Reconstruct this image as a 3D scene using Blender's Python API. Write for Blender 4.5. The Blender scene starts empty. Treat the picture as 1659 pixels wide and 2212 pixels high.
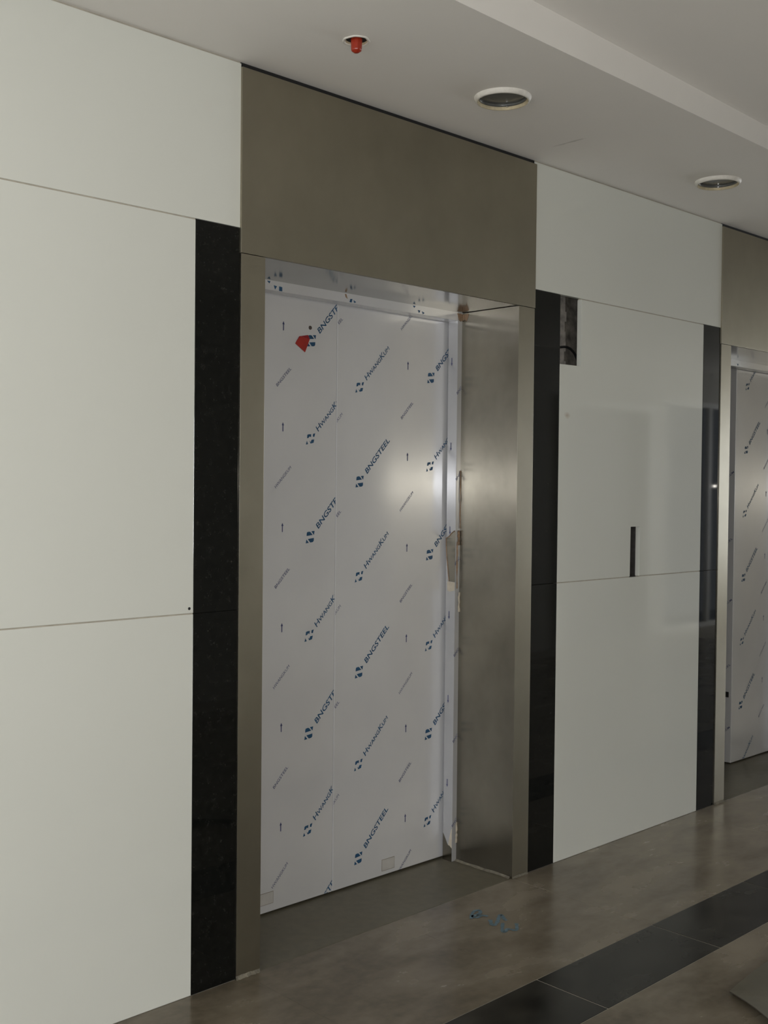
import bpy, bmesh, math, random
from mathutils import Vector, Matrix

random.seed(7)
scene = bpy.context.scene
COL = scene.collection

# ------------------------------------------------------------------ camera
cam_d = bpy.data.cameras.new('camera')
cam_d.sensor_fit = 'VERTICAL'
cam_d.sensor_height = 36.0
cam_d.lens = 36.0 * 2428.535 / 2212.0
cam_d.clip_start = 0.02
cam = bpy.data.objects.new('camera', cam_d)
COL.objects.link(cam)
CF = Vector((0.69507, 0.71862, -0.02126)).normalized()
CU0 = Vector((0.0076, 0.0223, 0.9997))
CR = CF.cross(CU0).normalized()
CU = CR.cross(CF).normalized()
M = Matrix((CR, CU, -CF)).transposed().to_4x4()
M.translation = Vector((-2.61375, -2.61497, 1.43075))
cam.matrix_world = M
scene.camera = cam

# ------------------------------------------------------------------ world, light, exposure
scene.view_settings.view_transform = 'Standard'
scene.view_settings.look = 'None'
scene.view_settings.gamma = 1.0
scene.view_settings.use_curve_mapping = False
scene.view_settings.exposure = 0.24
scene.cycles.use_denoising = True
scene.cycles.max_bounces = 10
scene.cycles.diffuse_bounces = 5
scene.cycles.glossy_bounces = 6
scene.cycles.sample_clamp_indirect = 8.0
scene.cycles.blur_glossy = 0.0
w = bpy.data.worlds.new('sky')
scene.world = w
w.use_nodes = True
w.node_tree.nodes['Background'].inputs[0].default_value = (0.75, 0.86, 1.0, 1)
w.node_tree.nodes['Background'].inputs[1].default_value = 0.12

FLASH_W = 64.0
WIN_LEFT_W = 45.0
FILL_BACK_W = 150.0
WIN_RIGHT_W = 1.5
FILL_END_W = 185.0


def lamp(name, kind, loc, energy, color=(1, 1, 1), size=None, size_y=None, look=None):
    d = bpy.data.lights.new(name, kind)
    d.energy = energy
    d.color = color
    if kind == 'POINT':
        d.shadow_soft_size = size
    else:
        d.shape = 'RECTANGLE'
        d.size = size
        d.size_y = size_y
    o = bpy.data.objects.new(name, d)
    COL.objects.link(o)
    o.location = loc
    if look is not None:
        o.rotation_euler = Vector(look).to_track_quat('-Z', 'Y').to_euler()
    return o


# the photographer's flash, beside the lens
lamp('camera_flash', 'POINT', M.translation + CU * 0.05 + CR * 0.03, FLASH_W, (1.0, 0.985, 0.955), 0.012)
# daylight through the lobby windows; back and end are added, unseen fill
lamp('daylight_left', 'AREA', (-11.9, -1.9, 1.5), WIN_LEFT_W, (0.95, 0.975, 1.0), 2.6, 2.0, (1, 0.12, 0))
lamp('fill_back', 'AREA', (-8.1, -3.60, 1.45), FILL_BACK_W, (0.95, 0.975, 1.0), 4.9, 2.0, (0, 1, 0))
lamp('daylight_right', 'AREA', (8.15, -3.62, 1.25), WIN_RIGHT_W, (0.88, 0.94, 1.0), 1.7, 2.2, (0, 1, 0))
lamp('fill_end', 'AREA', (11.9, -1.9, 1.4), FILL_END_W, (0.92, 0.96, 1.0), 2.4, 2.0, (-1, 0, 0))

# ------------------------------------------------------------------ dimensions (metres)
CEIL = 2.6433
HEAD = 2.1
JT = 2.1701        # upper panel joint = top of the granite strips
JM = 1.0756        # middle panel joint
G1L, J1L, J1R, J2L, J2R, G2R = -0.8194, -0.6671, -0.5801, 0.5836, 0.6740, 0.8360
G3L, J3L = 1.8775, 2.0244
DX = J3L - J1L     # spacing of the two lifts
CX1 = 0.5 * (J1R + J2L)
CX2 = CX1 + DX
DOOR_Y = 0.3324
LIN_Y = 0.2726
LIN_W = 0.0238
YB = -3.55         # opposite wall
X0, X1 = -12.0, 12.0


# ------------------------------------------------------------------ materials
def new_mat(name):
    m = bpy.data.materials.new(name)
    m.use_nodes = True
    nt = m.node_tree
    b = nt.nodes['Principled BSDF']
    return m, nt, b


def N(nt, t, **kw):
    n = nt.nodes.new(t)
    for k, v in kw.items():
        setattr(n, k, v)
    return n


def noise(nt, scale, detail=4, rough=0.55, vscale=None, coord='Object', dist=0.0):
    tc = N(nt, 'ShaderNodeTexCoord')
    mp = N(nt, 'ShaderNodeMapping')
    nt.links.new(tc.outputs[coord], mp.inputs[0])
    if vscale:
        mp.inputs['Scale'].default_value = vscale
    nz = N(nt, 'ShaderNodeTexNoise')
    nz.inputs['Scale'].default_value = scale
    nz.inputs['Detail'].default_value = detail
    nz.inputs['Roughness'].default_value = rough
    nz.inputs['Distortion'].default_value = dist
    nt.links.new(mp.outputs[0], nz.inputs['Vector'])
    return nz


def ramp(nt, src, stops):
    r = N(nt, 'ShaderNodeValToRGB')
    e = r.color_ramp.elements
    while len(e) < len(stops):
        e.new(0.5)
    for el, (p, c) in zip(e, stops):
        el.position = p
        el.color = (*c, 1) if len(c) == 3 else c
    nt.links.new(src, r.inputs[0])
    return r


def simple(name, col, rough=0.6, metal=0.0, spec=0.5, var=0.0, scale=8.0, bump=0.0, bscale=60.0):
    m, nt, b = new_mat(name)
    b.inputs['Roughness'].default_value = rough
    b.inputs['Metallic'].default_value = metal
    b.inputs['Specular IOR Level'].default_value = spec
    nz = noise(nt, scale)
    lo = tuple(max(0, c * (1 - var)) for c in col)
    hi = tuple(min(1, c * (1 + var)) for c in col)
    r = ramp(nt, nz.outputs[0], [(0.3, lo), (0.7, hi)])
    nt.links.new(r.outputs[0], b.inputs['Base Color'])
    if bump:
        n2 = noise(nt, bscale)
        bp = N(nt, 'ShaderNodeBump')
        bp.inputs['Strength'].default_value = bump
        bp.inputs['Distance'].default_value = 0.002
        nt.links.new(n2.outputs[0], bp.inputs['Height'])
        nt.links.new(bp.outputs[0], b.inputs['Normal'])
    return m


def steel(name, col, rough, aniso, stain=0.25, tangent=(0.7, 0.7, 0), metal=1.0):
    m, nt, b = new_mat(name)
    b.inputs['Metallic'].default_value = metal
    b.inputs['Anisotropic'].default_value = aniso
    tv = N(nt, 'ShaderNodeCombineXYZ')
    for i in range(3):
        tv.inputs[i].default_value = tangent[i]
    nt.links.new(tv.outputs[0], b.inputs['Tangent'])
    n1 = noise(nt, 3.2, 5, 0.6, (1, 1, 0.8))
    c = ramp(nt, n1.outputs[0], [(0.3, tuple(x * (1 - stain) for x in col)), (0.68, tuple(x * (1 + stain * 0.4) for x in col))])
    nt.links.new(c.outputs[0], b.inputs['Base Color'])
    n2 = noise(nt, 14, 5, 0.65, (1, 1, 0.5))
    mr = N(nt, 'ShaderNodeMapRange')
    mr.inputs['From Min'].default_value = 0.3
    mr.inputs['From Max'].default_value = 0.72
    mr.inputs['To Min'].default_value = rough * 0.95
    mr.inputs['To Max'].default_value = rough * 1.07
    nt.links.new(n2.outputs[0], mr.inputs[0])
    nt.links.new(mr.outputs[0], b.inputs['Roughness'])
    return m


M_STEEL = steel('brushed_steel', (0.335, 0.308, 0.242), 0.36, 0.6, 0.12, metal=0.94)
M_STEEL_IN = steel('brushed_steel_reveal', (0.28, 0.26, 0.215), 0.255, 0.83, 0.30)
M_STEEL_SOFFIT = steel('brushed_steel_soffit', (0.36, 0.355, 0.335), 0.14, 0.3, 0.15, (1, 0, 0))


def film_mat(name, k):
    m, nt, b = new_mat(name)
    b.inputs['Metallic'].default_value = 0.27
    b.inputs['Anisotropic'].default_value = 0.78
    b.inputs['Roughness'].default_value = 0.18
    tv = N(nt, 'ShaderNodeCombineXYZ')
    tv.inputs[0].default_value = 0.7
    tv.inputs[1].default_value = 0.7
    nt.links.new(tv.outputs[0], b.inputs['Tangent'])
    nz = noise(nt, 5, 4, 0.55)
    r = ramp(nt, nz.outputs[0], [(0.3, (0.755 * k, 0.765 * k, 0.80 * k)), (0.7, (0.795 * k, 0.805 * k, 0.835 * k))])
    nt.links.new(r.outputs[0], b.inputs['Base Color'])
    n2 = noise(nt, 9, 3, 0.5, (1, 1, 0.35))
    bp = N(nt, 'ShaderNodeBump')
    bp.inputs['Strength'].default_value = 0.01
    bp.inputs['Distance'].default_value = 0.01
    nt.links.new(n2.outputs[0], bp.inputs['Height'])
    nt.links.new(bp.outputs[0], b.inputs['Normal'])
    return m


M_FILM = film_mat('protective_film', 1.0)
M_FILM_SHADED = film_mat('protective_film_shaded', 0.62)  # same film, darkened: shade put into the colour of the frame sides
M_INK = simple('blue_print', (0.018, 0.085, 0.19), 0.45, var=0.15, scale=40)
M_INK2 = simple('violet_print', (0.045, 0.055, 0.16), 0.45, var=0.15, scale=40)
M_GLASSPANEL = simple('white_glass_panel', (0.72, 0.735, 0.69), 0.06, spec=0.5, var=0.015, scale=1.3)
M_GROUT = simple('joint_grout', (0.42, 0.39, 0.33), 0.8, var=0.12, scale=30)
M_CONCRETE = simple('rough_concrete', (0.20, 0.185, 0.165), 0.9, var=0.55, scale=22, bump=0.8, bscale=70)
M_DARKMETAL = simple('dark_cavity', (0.06, 0.056, 0.055), 0.7, var=0.4, scale=30)
M_BLACK = simple('black_void', (0.008, 0.008, 0.009), 0.8)
M_CEIL = simple('ceiling_paint', (0.84, 0.82, 0.79), 0.75, var=0.02, scale=1.5, bump=0.1, bscale=120)


def blotch(m, centre, radii, rot, col, amt, scale):
    """a smear with its own outline: an ellipse broken up by noise, in object space"""
    nt = m.node_tree
    b = nt.nodes['Principled BSDF']
    src = b.inputs['Base Color'].links[0].from_socket
    tc = N(nt, 'ShaderNodeTexCoord')
    mp = N(nt, 'ShaderNodeMapping', vector_type='TEXTURE')
    mp.inputs['Location'].default_value = centre
    mp.inputs['Rotation'].default_value = rot
    mp.inputs['Scale'].default_value = radii
    nt.links.new(tc.outputs['Object'], mp.inputs[0])
    ln = N(nt, 'ShaderNodeVectorMath', operation='LENGTH')
    nt.links.new(mp.outputs[0], ln.inputs[0])
    nz = noise(nt, scale, 3, 0.6)
    ad = N(nt, 'ShaderNodeMath', operation='MULTIPLY_ADD')
    nt.links.new(nz.outputs[0], ad.inputs[0])
    ad.inputs[1].default_value = 0.9
    nt.links.new(ln.outputs['Value'], ad.inputs[2])
    r = ramp(nt, ad.outputs[0], [(0.45, (amt,) * 3), (1.0, (0, 0, 0))])
    mx = N(nt, 'ShaderNodeMix', data_type='RGBA')
    nt.links.new(r.outputs[0], mx.inputs[0])
    nt.links.new(src, mx.inputs[6])
    mx.inputs[7].default_value = (*col, 1)
    nt.links.new(mx.outputs[2], b.inputs['Base Color'])


blotch(M_CEIL, (0.588, -0.215, CEIL), (0.014, 0.16, 0.2), (0, 0, 0.0), (0.45, 0.43, 0.41), 0.8, 20)  # soft dark streak along the ceiling
blotch(M_GLASSPANEL, (0.885, 0.0, 1.716), (0.040, 0.2, 0.026), (0, 0, 0), (0.50, 0.42, 0.34), 0.75, 40)  # brownish smear of dirt on the panel
M_TRIMWHITE = simple('white_putty', (0.80, 0.78, 0.73), 0.55, var=0.08, scale=60, bump=0.4, bscale=90)
M_PLASTER = simple('raw_plaster', (0.56, 0.49, 0.34), 0.85, var=0.2, scale=50)
M_LAMPGLASS = simple('smoked_diffuser', (0.11, 0.115, 0.115), 0.22, var=0.1, scale=30)
M_CHROME = simple('lamp_reflector', (0.55, 0.55, 0.55), 0.15, metal=1.0)
M_REDCAP = simple('red_plastic', (0.36, 0.032, 0.012), 0.32, var=0.15, scale=40)
M_REDTAPE = simple('red_tape', (0.42, 0.028, 0.02), 0.42, var=0.12, scale=30)
M_REDDARK = simple('red_tape_fold', (0.30, 0.012, 0.02), 0.45, var=0.12, scale=30)
M_CABLE = simple('black_cable', (0.012, 0.013, 0.014), 0.45)
M_CHALK = simple('blue_chalk', (0.10, 0.16, 0.195), 0.9, var=0.3, scale=90)
M_BOARD = simple('dusty_board', (0.105, 0.096, 0.068), 0.75, var=0.12, scale=9)
M_BOARDEDGE_SHADE = simple('shaded_board_edge', (0.05, 0.04, 0.03), 0.8)  # rim darkened: shade along the board's edges put into its colour
M_TAPE = simple('brown_tape', (0.27, 0.18, 0.115), 0.5, var=0.35, scale=45)
M_PAPER = simple('paper_backing', (0.52, 0.47, 0.39), 0.8, var=0.12, scale=40)
M_LABEL = simple('clear_label', (0.52, 0.51, 0.495), 0.35, var=0.06, scale=30)
M_LABELEDGE = simple('label_edge', (0.25, 0.22, 0.18), 0.6)
M_MORTAR = simple('dusty_mortar', (0.17, 0.155, 0.12), 0.95, var=0.35, scale=60, bump=0.8, bscale=120)
M_WALLB = simple('opposite_wall_paint', (0.52, 0.50, 0.46), 0.6, var=0.05, scale=2)
M_DOORG = simple('grey_door_paint', (0.12, 0.115, 0.105), 0.5, var=0.05, scale=2)
M_FRAMEW = simple('white_frame_paint', (0.75, 0.74, 0.72), 0.4)


M_GLINT, nt_, b_ = new_mat('glint_emitter')
b_.inputs['Emission Color'].default_value = (1, 0.95, 0.85, 1)
b_.inputs['Emission Strength'].default_value = 30.0


def granite():
    m, nt, b = new_mat('black_granite')
    b.inputs['Roughness'].default_value = 0.035
    b.inputs['Specular IOR Level'].default_value = 0.3
    tc = N(nt, 'ShaderNodeTexCoord')
    vo = N(nt, 'ShaderNodeTexVoronoi')
    vo.inputs['Scale'].default_value = 120
    nt.links.new(tc.outputs['Object'], vo.inputs['Vector'])
    nz = noise(nt, 45, 5, 0.7)
    r = ramp(nt, nz.outputs[0], [(0.42, (0.0045, 0.005, 0.0045)), (0.62, (0.009, 0.0095, 0.0085)), (0.76, (0.03, 0.029, 0.026))])
    r2 = ramp(nt, vo.outputs['Distance'], [(0.0, (1.6, 1.55, 1.5)), (0.35, (1, 1, 1))])
    mx = N(nt, 'ShaderNodeMix', data_type='RGBA', blend_type='MULTIPLY')
    mx.inputs[0].default_value = 1.0
    nt.links.new(r.outputs[0], mx.inputs[6])
    nt.links.new(r2.outputs[0], mx.inputs[7])
    nt.links.new(mx.outputs[2], b.inputs['Base Color'])
    return m


M_GRANITE = granite()


def tile_mat(name, col, dust, dust_amt, r0, r1, veins=False):
    """glazed stone tile under building dust; world-space smears across neighbours"""
    m, nt, b = new_mat(name)
    geo = N(nt, 'ShaderNodeNewGeometry')
    mp = N(nt, 'ShaderNodeMapping')
    mp.inputs['Rotation'].default_value = (0, 0, 0.5)
    mp.inputs['Scale'].default_value = (1.0, 2.2, 1.0)
    nt.links.new(geo.outputs['Position'], mp.inputs[0])
    nz = N(nt, 'ShaderNodeTexNoise')
    nz.inputs['Scale'].default_value = 2.6
    nz.inputs['Detail'].default_value = 6
    nz.inputs['Roughness'].default_value = 0.55
    nz.inputs['Distortion'].default_value = 0.25
    nt.links.new(mp.outputs[0], nz.inputs['Vector'])
    fine = N(nt, 'ShaderNodeTexNoise')
    fine.inputs['Scale'].default_value = 30
    fine.inputs['Detail'].default_value = 4
    nt.links.new(geo.outputs['Position'], fine.inputs['Vector'])
    stops = [(0.3, tuple(c * 0.82 for c in col)), (0.7, tuple(c * 1.1 for c in col))]
    if veins:
        stops = [(0.38, tuple(c * 0.35 for c in col)), (0.55, col), (0.70, tuple(c * 2.0 for c in col))]
        fine.inputs['Scale'].default_value = 9
        fine.inputs['Detail'].default_value = 6
    base = ramp(nt, fine.outputs[0], stops)
    # the dust colour mixes in more strongly further along the lobby
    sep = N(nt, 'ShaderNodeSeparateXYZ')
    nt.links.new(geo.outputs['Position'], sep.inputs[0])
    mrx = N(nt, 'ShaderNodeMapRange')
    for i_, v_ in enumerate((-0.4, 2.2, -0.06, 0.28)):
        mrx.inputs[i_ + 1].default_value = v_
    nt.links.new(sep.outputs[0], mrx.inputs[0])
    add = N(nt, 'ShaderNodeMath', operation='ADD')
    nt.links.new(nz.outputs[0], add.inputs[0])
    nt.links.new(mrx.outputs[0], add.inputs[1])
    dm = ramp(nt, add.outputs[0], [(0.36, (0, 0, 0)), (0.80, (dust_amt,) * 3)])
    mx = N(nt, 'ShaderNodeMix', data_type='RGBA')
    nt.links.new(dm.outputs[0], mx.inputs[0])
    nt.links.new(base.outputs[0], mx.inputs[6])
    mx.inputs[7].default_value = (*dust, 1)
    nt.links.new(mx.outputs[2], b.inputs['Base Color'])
    mr = N(nt, 'ShaderNodeMapRange')
    mr.inputs['From Min'].default_value = 0.2
    mr.inputs['From Max'].default_value = 0.85
    mr.inputs['To Min'].default_value = r0
    mr.inputs['To Max'].default_value = r1
    nt.links.new(nz.outputs[0], mr.inputs[0])
    nt.links.new(mr.outputs[0], b.inputs['Roughness'])
    b.inputs['Specular IOR Level'].default_value = 0.36
    return m


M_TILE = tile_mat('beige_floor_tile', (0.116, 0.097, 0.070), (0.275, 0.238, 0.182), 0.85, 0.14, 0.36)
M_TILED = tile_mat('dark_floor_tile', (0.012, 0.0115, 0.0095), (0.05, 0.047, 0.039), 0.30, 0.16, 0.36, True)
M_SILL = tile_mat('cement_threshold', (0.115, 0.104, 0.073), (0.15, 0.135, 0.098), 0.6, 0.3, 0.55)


# ------------------------------------------------------------------ mesh helpers
def mesh_obj(name, bm, mats, parent=None, loc=(0, 0, 0), smooth=False):
    me = bpy.data.meshes.new(name)
    bm.normal_update()
    bm.to_mesh(me)
    bm.free()
    if not isinstance(mats, (list, tuple)):
        mats = [mats]
    for m in mats:
        me.materials.append(m)
    if smooth:
        for p in me.polygons:
            p.use_smooth = True
    o = bpy.data.objects.new(name, me)
    COL.objects.link(o)
    o.location = loc
    if parent is not None:
        o.parent = parent
    return o


def add_box(bm, x0, x1, y0, y1, z0, z1, bev=0.0, mat=0):
    vs = [bm.verts.new((x, y, z)) for z in (z0, z1) for y in (y0, y1) for x in (x0, x1)]
    fs = []
    for q in ((0, 2, 3, 1), (4, 5, 7, 6), (0, 1, 5, 4), (2, 6, 7, 3), (0, 4, 6, 2), (1, 3, 7, 5)):
        f = bm.faces.new([vs[i] for i in q])
        f.material_index = mat
        fs.append(f)
    if bev:
        ed = set(e for f in fs for e in f.edges)
        bmesh.ops.bevel(bm, geom=list(ed), offset=bev, segments=2, profile=0.5, affect='EDGES')
    return fs


def box(name, x0, x1, y0, y1, z0, z1, mat, parent=None, bev=0.0):
    bm = bmesh.new()
    add_box(bm, x0, x1, y0, y1, z0, z1, bev)
    return mesh_obj(name, bm, mat, parent)


def prism_xz(bm, pts, y0, y1, mat=0):
    """outline in the wall plane (x, z), extruded from y0 (front) to y1"""
    a = [bm.verts.new((x, y0, z)) for x, z in pts]
    b = [bm.verts.new((x, y1, z)) for x, z in pts]
    f = [bm.faces.new(a), bm.faces.new(list(reversed(b)))]
    n = len(pts)
    for i in range(n):
        j = (i + 1) % n
        f.append(bm.faces.new((a[j], a[i], b[i], b[j])))
    for q in f:
        q.material_index = mat
    return f


def prism_xy(bm, pts, z0, z1, mat=0):
    a = [bm.verts.new((x, y, z0)) for x, y in pts]
    b = [bm.verts.new((x, y, z1)) for x, y in pts]
    fs = [bm.faces.new(list(reversed(a))), bm.faces.new(b)]
    n = len(pts)
    for i in range(n):
        j = (i + 1) % n
        fs.append(bm.faces.new((a[i], a[j], b[j], b[i])))
    for f in fs:
        f.material_index = mat
    return fs


def lathe(bm, prof, n=40, mat=0, cx=0, cy=0):
    rings = []
    for r, z in prof:
        if r < 1e-6:
            rings.append([bm.verts.new((cx, cy, z))])
        else:
            rings.append([bm.verts.new((cx + r * math.cos(2 * math.pi * k / n), cy + r * math.sin(2 * math.pi * k / n), z)) for k in range(n)])
    for A, B in zip(rings, rings[1:]):
        for k in range(n):
            l = (k + 1) % n
            if len(A) == 1 and len(B) == 1:
                continue
            if len(A) == 1:
                f = bm.faces.new((A[0], B[k], B[l]))
            elif len(B) == 1:
                f = bm.faces.new((A[k], A[l], B[0]))
            else:
                f = bm.faces.new((A[k], A[l], B[l], B[k]))
            f.material_index = mat
    bmesh.ops.recalc_face_normals(bm, faces=bm.faces[:])


def tube(bm, pts, r, n=10):
    pts = [Vector(p) for p in pts]
    prev = None
    for i, p in enumerate(pts):
        t = (pts[min(i + 1, len(pts) - 1)] - pts[max(i - 1, 0)]).normalized()
        a = t.cross(Vector((0.2, 1, 0.1))).normalized()
        b = t.cross(a)
        ring = [bm.verts.new(p + r * (math.cos(2 * math.pi * k / n) * a + math.sin(2 * math.pi * k / n) * b)) for k in range(n)]
        if prev:
            for k in range(n):
                bm.faces.new((prev[k], prev[(k + 1) % n], ring[(k + 1) % n], ring[k]))
        prev = ring
    bmesh.ops.recalc_face_normals(bm, faces=bm.faces[:])


def smooth_path(pts, sub=6):
    out = []
    P = [Vector(p) for p in pts]
    for i in range(len(P) - 1):
        p0, p1, p2, p3 = P[max(i - 1, 0)], P[i], P[i + 1], P[min(i + 2, len(P) - 1)]
        for k in range(sub):
            t = k / sub
            out.append(0.5 * ((2 * p1) + (-p0 + p2) * t + (2 * p0 - 5 * p1 + 4 * p2 - p3) * t * t + (-p0 + 3 * p1 - 3 * p2 + p3) * t ** 3))
    out.append(P[-1])
    return out


def empty(name, loc, label, cat, group=None):
    o = bpy.data.objects.new(name, None)
    COL.objects.link(o)
    o.location = loc
    tag(o, label, cat, group)
    return o


def tag(o, label, cat, group=None):
    o['label'] = label
    o['category'] = cat
    if group:
        o['group'] = group
    return o


def structure(o):
    o['kind'] = 'structure'
    return o


# ------------------------------------------------------------------ floor
bm = bmesh.new()
add_box(bm, X0, X1, YB - 0.2, 0.9, -0.25, -0.0012)
floor = structure(mesh_obj('floor', bm, M_GROUT))
TW = 0.607
TX0 = -0.0208
S1, S2 = -0.594, -0.8455
tile_cache = {}


def tile(name, x, ya, yb, mat, length):
    key = (round(yb - ya, 4), mat.name, round(length, 4))
    if key not in tile_cache:
        bm = bmesh.new()
        g = 0.0018 if mat is M_TILED else 0.0003
        add_box(bm, g, length - g, g, (yb - ya) - g, -0.009, 0.0, 0.0006)
        o = mesh_obj(name, bm, mat, floor, (x, ya, 0))
        tile_cache[key] = o
    else:
        o = tile_cache[key].copy()
        COL.objects.link(o)
        o.location = (x, ya, random.uniform(-0.0003, 0.0002))
        o.parent = floor
    return o


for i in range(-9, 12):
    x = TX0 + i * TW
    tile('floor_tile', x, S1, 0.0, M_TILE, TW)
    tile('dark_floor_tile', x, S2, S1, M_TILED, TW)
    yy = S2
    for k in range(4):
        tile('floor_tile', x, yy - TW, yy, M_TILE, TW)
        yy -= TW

# ------------------------------------------------------------------ ceiling with cut-outs
LIGHTS = [(0.078, -0.342), (1.393, -0.3335)]
SPR = (-0.5377, -0.343)
R_L, R_S = 0.086, 0.036


def edge_y(x):
    return -0.6875 + 0.0195 * (max(-2.2, min(3.4, x)) - 0.29)


def edge_z(x):
    return 2.7335 - 0.0135 * (max(-2.2, min(3.4, x)) - 0.3)


bm = bmesh.new()
ZT = CEIL + 0.012
xs_ = [X0, -2.2, -1.4]
cells = []   # (x0, x1, hole or None)
holes = sorted([(SPR[0], SPR[1], R_S)] + [(a, b, R_L) for a, b in LIGHTS])
cur = X0
for hx, hy, hr in holes:
    for s in (-2.2,):
        if cur < s < hx - hr - 0.05:
            cells.append((cur, s, None))
            cur = s
    cells.append((cur, hx - 0.16, None))
    cells.append((hx - 0.16, hx + 0.16, (hx, hy, hr)))
    cur = hx + 0.16
cells.append((cur, 3.4, None))
cells.append((3.4, X1, None))


def quad(a, b, c, d, mat=0):
    f = bm.faces.new([bm.verts.new(v) for v in (a, b, c, d)])
    f.material_index = mat


for x0, x1, h in cells:
    y0a, y0b, y1 = edge_y(x0), edge_y(x1), 0.06
    if h is None:
        quad((x0, y0a, CEIL), (x0, y1, CEIL), (x1, y1, CEIL), (x1, y0b, CEIL))
        quad((x0, y0a, ZT), (x1, y0b, ZT), (x1, y1, ZT), (x0, y1, ZT), 1)
    else:
        hx, hy, hr = h
        n = 48
        ya, yb = hy - 0.16, hy + 0.16
        quad((x0, y0a, CEIL), (x0, ya, CEIL), (x1, ya, CEIL), (x1, y0b, CEIL))
        quad((x0, yb, CEIL), (x0, y1, CEIL), (x1, y1, CEIL), (x1, yb, CEIL))
        quad((x0, y0a, ZT), (x1, y0b, ZT), (x1, ya, ZT), (x0, ya, ZT), 1)
        quad((x0, yb, ZT), (x1, yb, ZT), (x1, y1, ZT), (x0, y1, ZT), 1)
        ci, co, ct, cto = [], [], [], []
        for k in range(n):
            a = 2 * math.pi * k / n + math.pi / 4
            c, s = math.cos(a), math.sin(a)
            m_ = max(abs(c), abs(s))
            wob = hr * (1 + 0.012 * math.sin(5 * a) + 0.01 * math.sin(11 * a))
            ci.append(bm.verts.new((hx + wob * c, hy + wob * s, CEIL)))
            ct.append(bm.verts.new((hx + wob * c, hy + wob * s, ZT)))
            co.append(bm.verts.new((hx + 0.16 * c / m_, hy + 0.16 * s / m_, CEIL)))
            cto.append(bm.verts.new((hx + 0.16 * c / m_, hy + 0.16 * s / m_, ZT)))
        for k in range(n):
            l = (k + 1) % n
            f = bm.faces.new((ci[k], ci[l], co[l], co[k]))
            f.material_index = 0
            f = bm.faces.new((ci[l], ci[k], ct[k], ct[l]))
            f.material_index = 1
            f = bm.faces.new((ct[k], cto[k], cto[l], ct[l]))
            f.material_index = 1
# bulkhead fascia and the raised middle part
xx = [X0, -2.2, -1.0, 0.3, 1.6, 3.4, X1]
for a, b in zip(xx, xx[1:]):
    quad((a, edge_y(a), CEIL), (b, edge_y(b), CEIL), (b, edge_y(b), edge_z(b)), (a, edge_y(a), edge_z(a)))
    quad((a, edge_y(a), edge_z(a)), (b, edge_y(b), edge_z(b)), (b, YB, edge_z(b)), (a, YB, edge_z(a)))
add_box(bm, X0, X1, YB - 0.2, 1.0, 3.05, 3.15, 0, 1)
bmesh.ops.remove_doubles(bm, verts=bm.verts[:], dist=1e-5)
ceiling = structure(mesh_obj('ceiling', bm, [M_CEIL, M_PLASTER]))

# ------------------------------------------------------------------ lift wall: backing, panels, granite
bm = bmesh.new()
YF, YK = 0.022, 0.62
J4R = J2R + DX


def blk(x0, x1, z0, z1, y0=YF, y1=YK):
    add_box(bm, x0, x1, y0, y1, z0, z1)


TOPZ = 3.05
blk(X0, J1L + 0.004, -0.2, TOPZ)
CVX0, CVX1, CVZ0, CVZ1 = 0.70, 1.12, 1.86, 2.21      # cavity behind the indicator cut-out
NX0, NX1, NZ0, NZ1 = 1.3264, 1.3943, 1.0790, 1.2832   # call-button notch
blk(J2R - 0.004, 1.30, -0.2, CVZ0)
blk(J2R - 0.004, CVX0, CVZ0, CVZ1)
blk(CVX0, CVX1, CVZ0, CVZ1, 0.10, YK)
blk(CVX1, 1.30, CVZ0, CVZ1)
blk(J2R - 0.004, 1.30, CVZ1, TOPZ)
blk(1.30, 1.42, -0.2, 1.06)
blk(1.30, 1.42, 1.06, 1.30, 0.075, YK)
blk(1.30, 1.42, 1.30, TOPZ)
blk(1.42, J3L + 0.004, -0.2, TOPZ)
blk(J4R - 0.004, X1, -0.2, TOPZ)
for dx in (0, DX):
    blk(J1L + dx + 0.004, J2R + dx - 0.004, 2.13, TOPZ, 0.02, 0.45)
bmesh.ops.recalc_face_normals(bm, faces=bm.faces[:])
wall = structure(mesh_obj('wall_back', bm, M_CONCRETE))

PT = 0.02     # panel thickness
HJ = 0.0018   # half joint


def panel(pts, name='wall_panel', mat=None, y0=0.0, bev=0.0012):
    bm = bmesh.new()
    fs = prism_xz(bm, pts, y0, PT)
    if bev:
        ed = [e for e in fs[0].edges]
        bmesh.ops.bevel(bm, geom=ed, offset=bev, segments=2, profile=0.5, affect='EDGES')
    return mesh_obj(name, bm, mat or M_GLASSPANEL, wall)


def rect(x0, x1, z0, z1):
    return [(x0, z0), (x1, z0), (x1, z1), (x0, z1)]


CT = CEIL - 0.006
XL = -2.62
for a, b in ((XL, G1L), (-4.4, XL), (-8.2, -4.4)):
    e = HJ if b != G1L else 0.0008
    panel(rect(a + HJ, b - e, 0.001, JM - HJ))
    panel(rect(a + HJ, b - e, JM + HJ, JT - HJ))
panel(rect(XL + HJ, J1L - 0.0006, JT + HJ, CT))
panel(rect(-4.4 + HJ, XL - HJ, JT + HJ, CT))
panel(rect(-8.2, -4.4 - HJ, JT + HJ, CT))
panel(rect(X0 + 0.02, -8.2 - HJ, 0.001, JM - HJ))
panel(rect(X0 + 0.02, -8.2 - HJ, JM + HJ, JT - HJ))
panel(rect(X0 + 0.02, -8.2 - HJ, JT + HJ, CT))
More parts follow.
